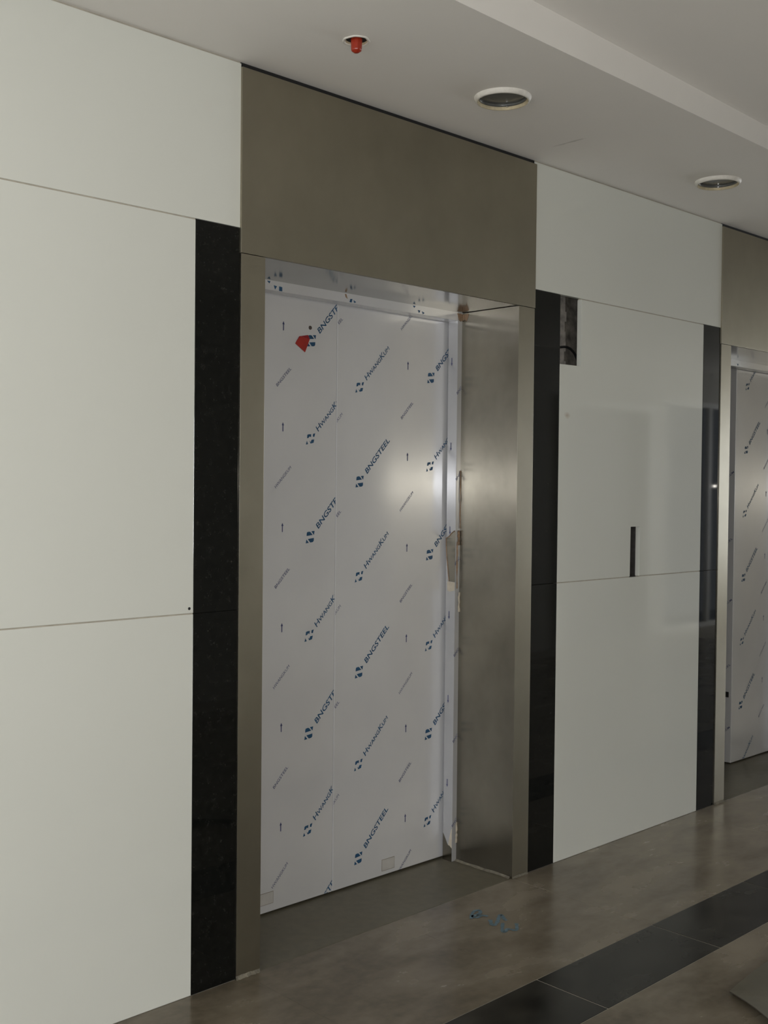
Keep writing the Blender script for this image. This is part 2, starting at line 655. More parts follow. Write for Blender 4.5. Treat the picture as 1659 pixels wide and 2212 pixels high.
# between the lifts: top, middle with the two cut-outs, bottom
panel(rect(J2R + 0.0006, J3L - 0.0006, JT + HJ, CT))
BXR, BXB = 0.9695, 1.9093
panel([(G2R + 0.0008, JM + HJ), (NX0, JM + HJ), (NX0, NZ1), (NX1, NZ1), (NX1, JM + HJ), (G3L - 0.0008, JM + HJ),
       (G3L - 0.0008, JT - HJ), (BXR, JT - HJ), (BXR, BXB), (G2R + 0.0008, BXB)])
panel(rect(G2R + 0.0008, G3L - 0.0008, 0.001, JM - HJ))
# right of the second lift
G4R = G2R + DX
panel(rect(G4R + 0.001, 6.2, 0.001, JM - HJ))
panel(rect(G4R + 0.001, 6.2, JM + HJ, JT - HJ))
panel(rect(J4R + 0.001, 6.2, JT + HJ, CT))
for a in (6.2, 8.1, 10.0):
    b = min(a + 1.9, X1)
    panel(rect(a + HJ, b - HJ, 0.001, JM - HJ))
    panel(rect(a + HJ, b - HJ, JM + HJ, JT - HJ))
    panel(rect(a + HJ, b - HJ, JT + HJ, CT))
# granite strips (two slabs each)
for a, b in ((G1L, J1L), (J2R, G2R), (G3L, J3L), (J2R + DX, G4R)):
    for z0, z1 in ((0.001, JM - 0.0006), (JM + 0.0006, JT)):
        panel(rect(a + 0.0006, b - 0.0004, z0, z1), 'granite_slab', M_GRANITE, 0.0, 0.0008)
# grout in the joints
for a, b in ((XL, G1L), (-4.4, XL), (G2R, NX0 - 0.001), (NX1 + 0.001, G3L)):
    box('joint_grout', a + 0.001, b - 0.001, 0.0026, 0.019, JM - HJ, JM + HJ, M_GROUT, wall)
for a, b in ((XL, G1L), (-4.4, XL), (BXR + 0.001, G3L)):
    box('joint_grout', a + 0.001, b - 0.001, 0.0022, 0.019, JT - HJ, JT + HJ, M_GROUT, wall)
for a, b in ((-4.4, J1L), (J2R, J3L), (J4R, 6.2)):
    box('ceiling_bead', a, b, 0.006, 0.019, CT, CEIL, M_GROUT, wall)
# small drill hole in the left panel
bm = bmesh.new()
prism_xz(bm, [(-0.8335 + 0.0042 * math.cos(k * math.pi / 6), 1.0905 + 0.0042 * math.sin(k * math.pi / 6)) for k in range(12)], -0.0006, 0.0)
mesh_obj('drill_hole', bm, M_BLACK, wall)
# metal call-button box set in the notch
bm = bmesh.new()
t_ = 0.002
add_box(bm, NX0 - 0.004, NX1 + 0.004, 0.060, 0.062, NZ0 - 0.006, NZ1 + 0.006)
add_box(bm, NX0 - 0.006, NX0 - 0.004, 0.021, 0.062, NZ0 - 0.006, NZ1 + 0.006)
add_box(bm, NX1 + 0.004, NX1 + 0.006, 0.021, 0.062, NZ0 - 0.006, NZ1 + 0.006)
add_box(bm, NX0 - 0.006, NX1 + 0.006, 0.021, 0.062, NZ1 + 0.006, NZ1 + 0.008)
add_box(bm, NX0 - 0.006, NX1 + 0.006, 0.021, 0.062, NZ0 - 0.008, NZ0 - 0.006)
mesh_obj('button_box', bm, M_DARKMETAL, wall)
# pale render strip at the back of the indicator cavity
bm = bmesh.new()
for k in range(9):
    z0 = CVZ0 + k * (CVZ1 - CVZ0) / 9
    z1 = z0 + (CVZ1 - CVZ0) / 9
    o_ = 0.006 * math.sin(k * 2.3)
    add_box(bm, 0.86, 0.985 + o_, 0.088, 0.10, z0, z1)
mesh_obj('render_strip', bm, simple('grey_render', (0.42, 0.40, 0.38), 0.95, var=0.4, scale=25, bump=0.7), wall)

# ------------------------------------------------------------------ print on the film
text_cache = {}


def text_mesh(body, length, cap, shear, fat, small=False):
    key = (body, length)
    if key in text_cache:
        return text_cache[key]
    cu = bpy.data.curves.new('t', 'FONT')
    cu.body = body
    cu.size = 1.0
    cu.small_caps_scale = 0.73
    cu.offset = fat
    cu.resolution_u = 3
    cu.fill_mode = 'FRONT'
    if small:
        for i, ch in enumerate(body):
            if ch.islower():
                cu.body_format[i].use_small_caps = True
    o = bpy.data.objects.new('t', cu)
    COL.objects.link(o)
    dg = bpy.context.evaluated_depsgraph_get()
    me = bpy.data.meshes.new_from_object(o.evaluated_get(dg))
    vs = [v.co.copy() for v in me.vertices]
    x0, x1 = min(v.x for v in vs), max(v.x for v in vs)
    y0, y1 = min(v.y for v in vs), max(v.y for v in vs)
    sx, sy = length / (x1 - x0), cap / (y1 - y0)
    pts = [((v.x - x0) * sx, (v.y - y0) * sy) for v in vs]
    pts = [(x + shear * y, y) for x, y in pts]
    faces = [tuple(p.vertices) for p in me.polygons]
    bpy.data.objects.remove(o)
    bpy.data.curves.remove(cu)
    bpy.data.meshes.remove(me)
    text_cache[key] = (pts, faces)
    return pts, faces


LOGO_B = [[(-0.015, 0.0036), (-0.0144, 0.0126), (-0.0122, 0.0169), (-0.0038, 0.0184), (0.0019, 0.0175), (0.0127, 0.0067)],
          [(0.0064, 0.0195), (0.0211, 0.0205), (0.0181, 0.0059)],
          [(-0.0158, -0.008), (-0.0044, -0.0199), (-0.0184, -0.0217)],
          [(-0.0093, -0.0069), (0.0179, -0.0036), (0.0175, -0.014), (0.0124, -0.0182), (0.0017, -0.0192)]]
LOGO_H = [[(-0.0161, 0.0025), (-0.0146, 0.0142), (-0.009, 0.0162), (0.0028, 0.017), (0.0016, 0.0062), (-0.001, 0.0075), (-0.005, 0.0094), (-0.0083, 0.0041)],
          [(0.0107, 0.0186), (0.0208, 0.0207), (0.0164, 0.0081), (0.0097, 0.0091)],
          [(-0.0166, -0.0065), (-0.0108, -0.0174), (-0.0209, -0.0195)],
          [(-0.0054, -0.0052), (0.0003, -0.0102), (0.0047, -0.0018), (0.0165, -0.0005), (0.0133, -0.0123), (-0.0002, -0.0153)]]
ANG = math.radians(47.6)


def put_text(polys, tm, x, z, ang):
    pts, faces = tm
    c, s = math.cos(ang), math.sin(ang)
    P = [(x + c * a - s * b, z + s * a + c * b) for a, b in pts]
    for f in faces:
        polys.append([P[i] for i in f])


def decal(name, polys, parent, mat, y, xmin=None, xmax=None, zmin=None, zmax=None, flip=None):
    """flat print in the x-z plane at depth y, trimmed at the edge of the sheet it is printed on"""
    bm = bmesh.new()
    for p in polys:
        vs = [bm.verts.new((a, y, b)) for a, b in p]
        try:
            bm.faces.new(vs)
        except ValueError:
            pass
    bmesh.ops.remove_doubles(bm, verts=bm.verts[:], dist=1e-6)
    for lim, no in ((xmin, (-1, 0, 0)), (xmax, (1, 0, 0)), (zmin, (0, 0, -1)), (zmax, (0, 0, 1))):
        if lim is None:
            continue
        co = (lim, 0, 0) if no[0] else (0, 0, lim)
        bmesh.ops.bisect_plane(bm, geom=bm.verts[:] + bm.edges[:] + bm.faces[:], plane_co=co, plane_no=no, clear_outer=True)
    if not bm.faces:
        bm.free()
        return None
    if flip:
        for v in bm.verts:
            v.co = flip(v.co)
    for f in bm.faces:
        f.normal_update()
        if f.normal.y > 0:
            f.normal_flip()
    return mesh_obj(name, bm, mat, parent)


PY = 0.0006   # print stands this far in front of its sheet


def big_mark(kind, lx, lz, leaf, y, **clip):
    polys = []
    for p in (LOGO_B if kind == 'B' else LOGO_H):
        polys.append([(lx + a, lz + b) for a, b in p])
    if kind == 'B':
        put_text(polys, text_mesh('BNGSTEEL', 0.166, 0.0200, 0.16, 0.016), lx + 0.0386, lz + 0.0263, ANG)
    else:
        put_text(polys, text_mesh('HwangKu', 0.1464, 0.0200, 0.16, 0.010, True), lx + 0.0348, lz + 0.0263, ANG)
        put_text(polys, text_mesh('M', 0.0165, 0.0146, 0.16, 0.0), lx + 0.0348 + 0.1495 * math.cos(ANG), lz + 0.0263 + 0.1495 * math.sin(ANG), ANG)
    return decal('printed_mark', polys, leaf, M_INK, y - PY, **clip)


def small_mark(kind, cx, cz, leaf, y, **clip):
    L = 0.087 if kind == 'B' else 0.096
    tm = text_mesh('BNGSTEEL ' if kind == 'B' else 'HWANGKUM ', L, 0.0105, 0.12, 0.004 if kind == 'B' else -0.004)
    a = math.radians(46.5)
    polys = []
    c, s = math.cos(a), math.sin(a)
    ox, oz = -L / 2, -0.00525
    put_text(polys, tm, cx + c * ox - s * oz, cz + s * ox + c * oz, a)
    return decal('printed_word', polys, leaf, M_INK2, y - PY, **clip)


def arrow_mark(cx, cz, leaf, y, up=1, flip=None):
    h, hw, sw = 0.0155, 0.0050, 0.0019
    p = [[(cx - sw, cz - up * h), (cx + sw, cz - up * h), (cx + sw, cz + up * 0.006), (cx - sw, cz + up * 0.006)],
         [(cx - hw, cz + up * 0.005), (cx + hw, cz + up * 0.005), (cx, cz + up * h)]]
    return decal('printed_arrow', p, leaf, M_INK2, y - PY, flip=flip)


def lerp(a, b, t):
    return a + (b - a) * t


# ------------------------------------------------------------------ lift entrances
def lift(cx, label, gap, first):
    """brushed steel portal, film wrapped liner and two centre-opening film wrapped leaves"""
    root = empty('elevator_entrance', (cx, 0, 0), label, 'elevator')
    hw_in = 0.5 * (J2L - J1R)
    hw_l, hw_r = cx - (J1L + (0 if first else DX)), (J2R + (0 if first else DX)) - cx
    # header: folded sheet, its top stops a finger short of the ceiling
    bm = bmesh.new()
    add_box(bm, -hw_l - 0.0015, hw_r + 0.0015, -0.007, 0.0025, HEAD, CEIL - 0.016, 0.001)
    mesh_obj('header_panel', bm, M_STEEL, root)
    box('shadow_gap', -hw_l, hw_r, 0.006, 0.0195, CEIL - 0.016, CEIL - 0.0005, M_BLACK, root)
    # soffit
    box('soffit_panel', -hw_in - 0.02, hw_in + 0.02, 0.0028, 0.40, HEAD, HEAD + 0.012, M_STEEL_SOFFIT, root)
    # jambs: face and reveal folded from one sheet
    bm = bmesh.new()
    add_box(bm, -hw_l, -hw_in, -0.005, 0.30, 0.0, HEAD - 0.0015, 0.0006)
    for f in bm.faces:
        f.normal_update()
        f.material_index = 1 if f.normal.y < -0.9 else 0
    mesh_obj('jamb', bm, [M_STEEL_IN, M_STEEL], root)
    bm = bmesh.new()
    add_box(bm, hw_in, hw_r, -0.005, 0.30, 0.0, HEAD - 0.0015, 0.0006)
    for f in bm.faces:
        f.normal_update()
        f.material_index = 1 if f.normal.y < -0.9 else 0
    mesh_obj('jamb', bm, [M_STEEL_IN, M_STEEL], root)
    # liner (door frame): head and two sides, wrapped in printed film
    LB = 0.321
    box('frame_side', hw_in - LIN_W, hw_in + 0.03, LIN_Y, LB, 0.0, HEAD + 0.003, M_FILM_SHADED, root, 0.0015)
    box('frame_side', -hw_in - 0.03, -hw_in + LIN_W, LIN_Y, LB, 0.0, HEAD + 0.003, M_FILM_SHADED, root, 0.0015)
    box('frame_head', -hw_in + LIN_W + 0.0005, hw_in - LIN_W - 0.0005, LIN_Y - 0.0008, LB, HEAD - 0.0315, HEAD + 0.003, M_FILM, root, 0.0015)
    # leaves
    lw = 0.60
    DT = 0.052
    leaves = []
    for s in (-1, 1):
        a = gap * s + (0.0010 * s)
        x0, x1 = (a - lw, a) if s < 0 else (a, a + lw)
        bm = bmesh.new()
        add_box(bm, x0, x1, DOOR_Y, DOOR_Y + DT, 0.006, HEAD + 0.02, 0.0022)
        leaves.append(mesh_obj('door_leaf', bm, M_FILM, root))
    return root, leaves, hw_in


L1, (LA, LB_), HWI = lift(CX1, 'nearer steel elevator entrance with closed doors wrapped in blue-printed film', 0.0, True)
L2, (LC, LD), _ = lift(CX2, 'farther elevator entrance cut off by the right edge of the photo, door slightly ajar', 0.0915, False)

# marks of the left leaf
c0 = CX1
SEAM = 0.0
for k in range(6):
    arrow_mark(lerp(-0.2339, -0.2394, k / 5) - c0, 0.2838 + 0.3372 * k, LA, DOOR_Y)
for k, z in enumerate((0.1187, 0.4518, 0.7917, 1.1253, 1.4637, 1.7997)):
    small_mark('H' if k % 2 == 0 else 'B', -0.2368 - c0, z, LA, DOOR_Y)
for k, z in enumerate((-0.0882, 0.2481, 0.5845, 0.9203, 1.2605, 1.5959, 1.9322)):
    big_mark('B' if k % 2 == 0 else 'H', lerp(-0.1138, -0.1172, k / 6) - c0, z, LA, DOOR_Y, xmax=-0.0022, zmin=0.0075)
# marks of the right leaf
for k, z in enumerate((0.31, 0.645, 0.98, 1.318, 1.655, 1.992)):
    small_mark('H' if k % 2 == 0 else 'B', -0.006 - c0, z, LB_, DOOR_Y, xmin=0.0022)
for k, z in enumerate((0.0969, 0.4348, 0.7707, 1.1125, 1.4536, 1.788)):
    big_mark('B' if k % 2 == 0 else 'H', lerp(0.1238, 0.110, k / 5) - c0, z, LB_, DOOR_Y)
for k in range(6):
    arrow_mark(lerp(0.3632, 0.3530, k / 5) - c0, 0.1961 + 0.338 * k, LB_, DOOR_Y)
for k, z in enumerate((0.033, 0.370, 0.703, 1.0405, 1.3816, 1.7195, 2.050)):
    small_mark('H' if k % 2 == 0 else 'B', lerp(0.361, 0.348, k / 6) - c0, z, LB_, DOOR_Y, zmin=0.0075)
for k, z in enumerate((0.159, 0.4951, 0.832, 1.1798, 1.5139, 1.8501)):
    big_mark('H' if k % 2 == 0 else 'B', lerp(0.4842, 0.4754, k / 5) - c0, z, LB_, DOOR_Y, xmax=0.598)
# film on the right-hand frame: arrows point down on the side facing the opening
kids = [o for o in L1.children if o.name.startswith('frame_side')]
fs_r = max(kids, key=lambda o: sum(v.co.x for v in o.data.vertices))
fh = [o for o in L1.children if o.name.startswith('frame_head')][0]
XF = HWI - LIN_W


def to_side(co):
    # a print drawn in the x-z plane is turned on to the face that looks along -x
    return Vector((XF - PY, co.x, co.z))


def side_decal(name, polys, parent, mat, x):
    bm = bmesh.new()
    for p in polys:
        try:
            bm.faces.new([bm.verts.new((x, a, b)) for a, b in p])
        except ValueError:
            pass
    for f in bm.faces:
        f.normal_update()
        if f.normal.x > 0:
            f.normal_flip()
    return mesh_obj(name, bm, mat, parent)


def arrow_polys(cx, cz, up, w_=1.0):
    h, hw, sw = 0.0155, 0.0045 * w_, 0.0018 * w_
    return [[(cx - sw, cz - up * h), (cx + sw, cz - up * h), (cx + sw, cz + up * 0.006), (cx - sw, cz + up * 0.006)],
            [(cx - hw, cz + up * 0.005), (cx + hw, cz + up * 0.005), (cx, cz + up * h)]]


for z in (1.9147, 1.5914, 1.2709, 0.9459, 0.6232, 0.2993):
    side_decal('printed_arrow', arrow_polys(0.3015, z, -1), fs_r, M_INK2, XF - PY)
# torn ends of words on the narrow front of the frame
for z in (1.80, 1.473, 1.15, 0.80, 0.47, 0.145):
    polys = []
    put_text(polys, text_mesh('BNGSTEEL ', 0.087, 0.0105, 0.12, 0.004), HWI - 0.022, z - 0.012, math.radians(47))
    decal('printed_word', polys, fs_r, M_INK2, LIN_Y - PY, xmax=HWI - 0.001)
# cut-off logos along the film of the frame head
HZ = HEAD - 0.0305
HT = HEAD - 0.0035
marks = [[(-0.3575, HT), (-0.3435, HT), (-0.3480, HT - 0.008)],
         [(-0.3300, HZ + 0.016), (-0.3165, HZ + 0.014), (-0.3245, HZ + 0.002)],
         [(-0.3075, HZ + 0.015), (-0.2945, HZ + 0.014), (-0.2945, HZ), (-0.3075, HZ)],
         [(0.006, HZ + 0.013), (0.016, HZ + 0.014), (0.012, HZ + 0.001), (0.002, HZ + 0.002)],
         [(0.021, HZ + 0.011), (0.034, HZ + 0.005), (0.024, HZ + 0.001)],
         [(0.313, HT), (0.328, HT), (0.3215, HT - 0.008)],
         [(0.340, HZ + 0.014), (0.353, HZ + 0.013), (0.347, HZ + 0.003)],
         [(0.361, HZ + 0.012), (0.376, HZ + 0.007), (0.366, HZ + 0.001)]]
for p in marks:
    decal('printed_mark', [[(a - c0, b) for a, b in p]], fh, M_INK, LIN_Y - 0.0008 - PY)
decal('printed_mark', [[(-0.020 - c0, HT), (-0.012 - c0, HT), (-0.006 - c0, HT - 0.016), (-0.016 - c0, HT - 0.011)]], fh, M_TAPE, LIN_Y - 0.0008 - PY)

# film torn away from the right-hand frame: bare steel, curled edge, paper below
bm = bmesh.new()
pts = [(0.2735, 1.2702), (0.2892, 1.2607), (0.303, 1.247), (0.3178, 1.2401), (0.3165, 1.205), (0.3143, 1.1744), (0.307, 1.12), (0.3007, 1.076), (0.2735, 1.0743)]
a = [bm.verts.new((XF - 0.0008, y, z)) for y, z in pts]
b = [bm.verts.new((XF + 0.002, y, z)) for y, z in pts]
bm.faces.new(a)
for i in range(len(pts)):
    j = (i + 1) % len(pts)
    bm.faces.new((a[i], b[i], b[j], a[j]))
bmesh.ops.recalc_face_normals(bm, faces=bm.faces[:])
patch = mesh_obj('bare_steel_patch', bm, M_STEEL_IN, fs_r)
bm = bmesh.new()
edge = pts[:8]
rows = []
for i, (y, z) in enumerate(edge):
    nrm = Vector((0.0, 0.5, 0.25)).normalized()
    row = []
    for k in range(5):
        ang = math.pi * k / 4
        row.append(bm.verts.new((XF - 0.0008 - 0.0028 * math.sin(ang), y + nrm.y * 0.0022 * (1 - math.cos(ang)), z + nrm.z * 0.0022 * (1 - math.cos(ang)))))
    rows.append(row)
for A, B in zip(rows, rows[1:]):
    for k in range(4):
        bm.faces.new((A[k], A[k + 1], B[k + 1], B[k]))
bmesh.ops.recalc_face_normals(bm, faces=bm.faces[:])
mesh_obj('curled_film_edge', bm, M_TAPE, fs_r)
side_decal('paper_backing', [[(0.268 + 0.0055, 1.0735), (0.312, 1.0755), (0.312, 1.041), (0.300, 1.036), (0.2735, 1.043)]], fs_r, M_PAPER, XF - 0.0009)
side_decal('bare_steel_patch', [[(0.2735, 0.0), (0.3205, 0.0), (0.3205, 0.105), (0.308, 0.085), (0.295, 0.062), (0.285, 0.060), (0.2735, 0.052)]], fs_r, M_STEEL_IN, XF - 0.0009)
side_decal('paper_backing', [[(0.2735, 0.052), (0.285, 0.060), (0.292, 0.061), (0.286, 0.092), (0.277, 0.125), (0.2735, 0.128)]], fs_r, M_PAPER, XF - 0.0012)
# ragged slivers of film and tape along the outer edge of the frame


def sliver(x0, x1, z0, z1, mat, y=LIN_Y - 0.001, amp=0.0035, seed=0):
    rnd = random.Random(seed)
    n = 9
    bm = bmesh.new()
    L, R = [], []
    for i in range(n):
        t = i / (n - 1)
        z = lerp(z0, z1, t)
        L.append(bm.verts.new((x0 + rnd.uniform(0, amp), y - rnd.uniform(0, 0.003), z)))
        R.append(bm.verts.new((x1 - rnd.uniform(0, amp * 0.5), y - rnd.uniform(0.0015, 0.005), z)))
    for i in range(n - 1):
        bm.faces.new((L[i], R[i], R[i + 1], L[i + 1]))
    return mesh_obj('film_sliver', bm, mat, fs_r)


sliver(HWI - 0.006, HWI + 0.0005, 1.28, 1.50, M_TAPE, seed=1)
sliver(HWI - 0.016, HWI - 0.002, 1.215, 1.272, M_TAPE, seed=2)
sliver(HWI - 0.010, HWI + 0.0005, 0.96, 1.035, M_PAPER, seed=3)
sliver(HWI - 0.009, HWI + 0.0005, 0.07, 0.15, M_PAPER, seed=4)
sliver(HWI - 0.021, HWI - 0.014, 1.05, 1.23, M_TAPE, seed=5, amp=0.003)
# brown tape left in the upper corner of the frame and on the reveal
bm = bmesh.new()
prism_xz(bm, [(HWI - 0.030, HEAD - 0.004), (HWI - 0.003, HEAD - 0.004), (HWI - 0.003, HEAD - 0.030), (HWI - 0.012, HEAD - 0.033), (HWI - 0.020, HEAD - 0.027), (HWI - 0.024, HEAD - 0.016)], LIN_Y - 0.0035, LIN_Y + 0.001)
mesh_obj('tape_residue', bm, M_TAPE, fs_r)
side_decal('tape_residue', [[(0.2700, HEAD - 0.006), (0.240, HEAD - 0.005), (0.240, HEAD - 0.016), (0.250, HEAD - 0.034), (0.258, HEAD - 0.026), (0.2700, HEAD - 0.030)]], [o for o in L1.children if o.name.startswith('jamb')][1], M_TAPE, HWI - 0.0008)
# details of the leaves: screw hole, stuck labels near the bottom
bm = bmesh.new()
lathe(bm, [(0.0, 0.0), (0.0042, 0.0), (0.0045, 0.0012), (0.0066, 0.0012), (0.007, 0.0), (0.007, -0.001)], 20)
o = mesh_obj('screw_hole', bm, simple('dull_screw', (0.10, 0.085, 0.08), 0.6, var=0.5, scale=200), LA, (-0.1221 - c0, DOOR_Y - 0.0002, 1.9755))
o.rotation_euler = (math.pi / 2, 0, 0)


def label_on(leaf, x0, x1, z0, z1):
    bm = bmesh.new()
    add_box(bm, x0, x1, DOOR_Y - 0.0007, DOOR_Y + 0.001, z0, z1, 0, 1)
    add_box(bm, x0 + 0.0016, x1 - 0.0016, DOOR_Y - 0.0011, DOOR_Y + 0.001, z0 + 0.0016, z1 - 0.0016, 0, 0)
    mesh_obj('stuck_label', bm, [M_LABEL, M_LABELEDGE], leaf)


label_on(LB_, 0.2430 - c0, 0.3085 - c0, 0.0215, 0.0640)
label_on(LA, -0.3300 - c0, -0.2632 - c0, 0.0330, 0.0735)
# cement smeared along the foot of the jambs
for root, hw in ((L1, HWI), (L2, HWI)):
    for x0, x1, ya, yb in ((hw - 0.010, hw + 0.0005, 0.004, LIN_Y), (-hw - 0.088, -hw - 0.001, -0.011, -0.004), (hw + 0.002, hw + 0.089, -0.009, -0.004)):
        bm = bmesh.new()
        n = 14
        rnd = random.Random(int(abs(x0 * 1000)) + int(root.location.x * 10))
        top, bot = [], []
        long_x = (x1 - x0) > (yb - ya)
        for i in range(n):
            t = i / (n - 1)
            h = rnd.uniform(0.006, 0.009) * (1.5 if x1 < 0 else 1.0)
            d_ = rnd.uniform(0.3, 1.0)
            if long_x:
                x = lerp(x0, x1, t)
                top.append(bm.verts.new((x, yb - 0.0008, h)))
                bot.append(bm.verts.new((x, yb - 0.0008 - (yb - ya) * d_, 0.0003)))
            else:
                y = lerp(ya, yb, t)
                top.append(bm.verts.new((x1 - 0.0012, y, h)))
                bot.append(bm.verts.new((x1 - 0.0012 - (x1 - x0) * d_, y, 0.0003)))
        for i in range(n - 1):
            bm.faces.new((top[i], bot[i], bot[i + 1], top[i + 1]))
        bmesh.ops.recalc_face_normals(bm, faces=bm.faces[:])
        mesh_obj('mortar_bead', bm, M_MORTAR, root)

# second lift: marks on the visible right leaf and its edge
g2 = 0.0921
for k, z in enumerate((-0.04, 0.300, 0.638, 0.976, 1.314, 1.652, 1.985)):
    big_mark('H' if k % 2 == 0 else 'B', lerp(2.876, 2.899, k / 6) - CX2, z, LD, DOOR_Y, zmin=0.0075)
for k, z in enumerate((0.241, 0.575, 0.913, 1.25, 1.587, 1.92)):
    small_mark('B' if k % 2 == 0 else 'H', lerp(3.108, 3.125, k / 5) - CX2, z, LD, DOOR_Y)
for k in range(6):
    arrow_mark(lerp(3.112, 3.128, k / 5) - CX2, 0.41 + 0.337 * k, LD, DOOR_Y)
for k, z in enumerate((0.182, 0.514, 0.853, 1.176, 1.5225)):
    polys = []
    put_text(polys, text_mesh('EEL ' if k % 2 else 'KUM ', 0.040, 0.0105, 0.12, 0.004), -0.020, -0.018, math.radians(40))
    polys = [[(0.349 - a, z + b) for a, b in p] for p in polys]
    side_decal('printed_word', polys, LD, M_INK2, g2 - PY)
box('latch_pad', g2 - 0.004, g2 + 0.004, 0.349, 0.376, 0.350, 0.378, M_BLACK, LD)
for k, z in enumerate((0.25, 0.588, 0.92, 1.26, 1.60, 1.93)):
    big_mark('H' if k % 2 == 0 else 'B', -0.35, z, LC, DOOR_Y, xmax=-0.095)
fh2 = [o for o in L2.children if o.name.startswith('frame_head')][0]
decal('printed_mark', [[(-0.02, HZ + 0.014), (-0.006, HZ + 0.013), (-0.012, HZ + 0.002)]], fh2, M_INK, LIN_Y - 0.0008 - PY)

# dark shafts behind the doors
for dx in (0, DX):
    bm = bmesh.new()
    add_box(bm, J1L + dx - 0.35, J2R + dx + 0.35, 0.62, 1.1, -0.2, 2.6)
    o = structure(mesh_obj('wall_shaft', bm, M_BLACK))
# cement threshold slabs inside the openings
for dx in (0, DX):
    bm = bmesh.new()
    add_box(bm, J1R + dx - 0.002, J2L + dx + 0.002, 0.001, 0.60, -0.012, -0.0002, 0.0006)
    mesh_obj('threshold_slab', bm, M_SILL, floor)

# ------------------------------------------------------------------ ceiling fittings


def downlight(x, y, label):
    root = empty('downlight', (x, y, CEIL), label, 'light', 'round downlights along the ceiling')
    bm = bmesh.new()
    lathe(bm, [(0.0885, 0.0005), (0.0885, -0.003), (0.084, -0.0125), (0.079, -0.0145), (0.0765, -0.0125), (0.0745, 0.002), (0.0745, 0.016)], 56)
    for f in bm.faces:
        if f.calc_center_median().xy.length < 0.0785:
            f.material_index = 1
    mesh_obj('trim_ring', bm, [M_TRIMWHITE, M_PLASTER], root, smooth=True)
    bm = bmesh.new()
    lathe(bm, [(0.0745, 0.000), (0.0735, -0.005), (0.0715, -0.005), (0.070, 0.0), (0.068, 0.03), (0.055, 0.08), (0.055, 0.10), (0.0, 0.10)], 56)
    mesh_obj('reflector', bm, M_LAMPGLASS, root, smooth=True)
    bm = bmesh.new()
    lathe(bm, [(0.0, 0.000), (0.040, 0.0005), (0.0695, 0.002), (0.0695, 0.005), (0.0, 0.005)], 56)
    mesh_obj('diffuser', bm, M_LAMPGLASS, root)
    for k in range(3):
        a = 0.5 + k * 2.1
        bm = bmesh.new()
        add_box(bm, -0.004, 0.004, -0.003, 0.003, -0.006, 0.0, 0.001)
        o = mesh_obj('clip', bm, M_CHROME, root, (0.0705 * math.cos(a), 0.0705 * math.sin(a), -0.002))
        o.rotation_euler = (0, 0, a)
    return root


downlight(*LIGHTS[0], 'unlit round downlight in the ceiling above the nearer elevator, the one nearest the camera')
downlight(*LIGHTS[1], 'unlit round downlight in the ceiling before the farther elevator, near the right edge')

spr = empty('sprinkler_head', (SPR[0], SPR[1], CEIL), 'ceiling sprinkler under a red plastic cap, in a ragged round hole', 'sprinkler')
bm = bmesh.new()
prof = [(0.0365, 0.003), (0.0378, -0.001), (0.0365, -0.0028), (0.0325, -0.0030), (0.0300, -0.001), (0.0292, 0.006), (0.0292, 0.05)]
lathe(bm, prof, 36)
for f in bm.faces:
    if f.calc_center_median().xy.length < 0.0305:
        f.material_index = 1
for v in bm.verts:
    r = math.hypot(v.co.x, v.co.y)
    a = math.atan2(v.co.y, v.co.x)
    f = 1 + 0.03 * math.sin(3 * a + 1) + 0.025 * math.sin(7 * a)
    v.co.x *= f
    v.co.y *= f
mesh_obj('hole_rim', bm, [M_TRIMWHITE, M_PLASTER], spr, smooth=True)
bm = bmesh.new()
lathe(bm, [(0.0, 0.004), (0.0285, 0.004), (0.0285, 0.012), (0.0, 0.012)], 28)
mesh_obj('dark_recess', bm, M_BLACK, spr)
bm = bmesh.new()
n = 12
lathe(bm, [(0.0, -0.0335), (0.006, -0.0325), (0.0135, -0.0275), (0.0148, -0.0245), (0.0160, 0.006), (0.0168, 0.012), (0.0, 0.012)], n)
mesh_obj('red_cap', bm, M_REDCAP, spr)
bm = bmesh.new()
lathe(bm, [(0.009, 0.010), (0.009, 0.05), (0.0, 0.05)], 12)
mesh_obj('pipe_nipple', bm, M_CHROME, spr)

# ------------------------------------------------------------------ loose things
# cable sagging through the indicator cut-out
bm = bmesh.new()
path = smooth_path([(0.84, 0.085, 1.965), (0.88, 0.068, 1.978), (0.9163, 0.060, 1.9844), (0.9517, 0.060, 1.9885), (0.9848, 0.060, 1.9826), (1.0155, 0.060, 1.9618), (1.0346, 0.060, 1.9290), (1.043, 0.062, 1.90), (1.046, 0.066, 1.868)], 5)
tube(bm, path, 0.0048)
tag(mesh_obj('electric_cable', bm, M_CABLE, smooth=True), 'black cable arching across the open recess at the top of the white wall panel', 'cable')

# scrap of red tape on the left door leaf
bm = bmesh.new()
yT = DOOR_Y - 0.0025
lo = [(-0.1888, 1.9155), (-0.1810, 1.9285), (-0.1640, 1.9420), (-0.1262, 1.9345), (-0.1458, 1.8898)]
prism_xz(bm, lo, yT, yT + 0.0012, 0)
up = [(-0.1735, 1.9400), (-0.1345, 1.9500), (-0.1258, 1.9373), (-0.1640, 1.9420), (-0.1810, 1.9285)]
up = [(-0.1810, 1.9285), (-0.1729, 1.9412), (-0.1345, 1.9492), (-0.1262, 1.9345), (-0.1640, 1.9422)]
prism_xz(bm, up, yT - 0.0012, yT - 0.0002, 1)
bmesh.ops.recalc_face_normals(bm, faces=bm.faces[:])
tag(mesh_obj('tape_scrap', bm, [M_REDTAPE, M_REDDARK]), 'folded scrap of red tape stuck high on the left elevator door leaf', 'tape')

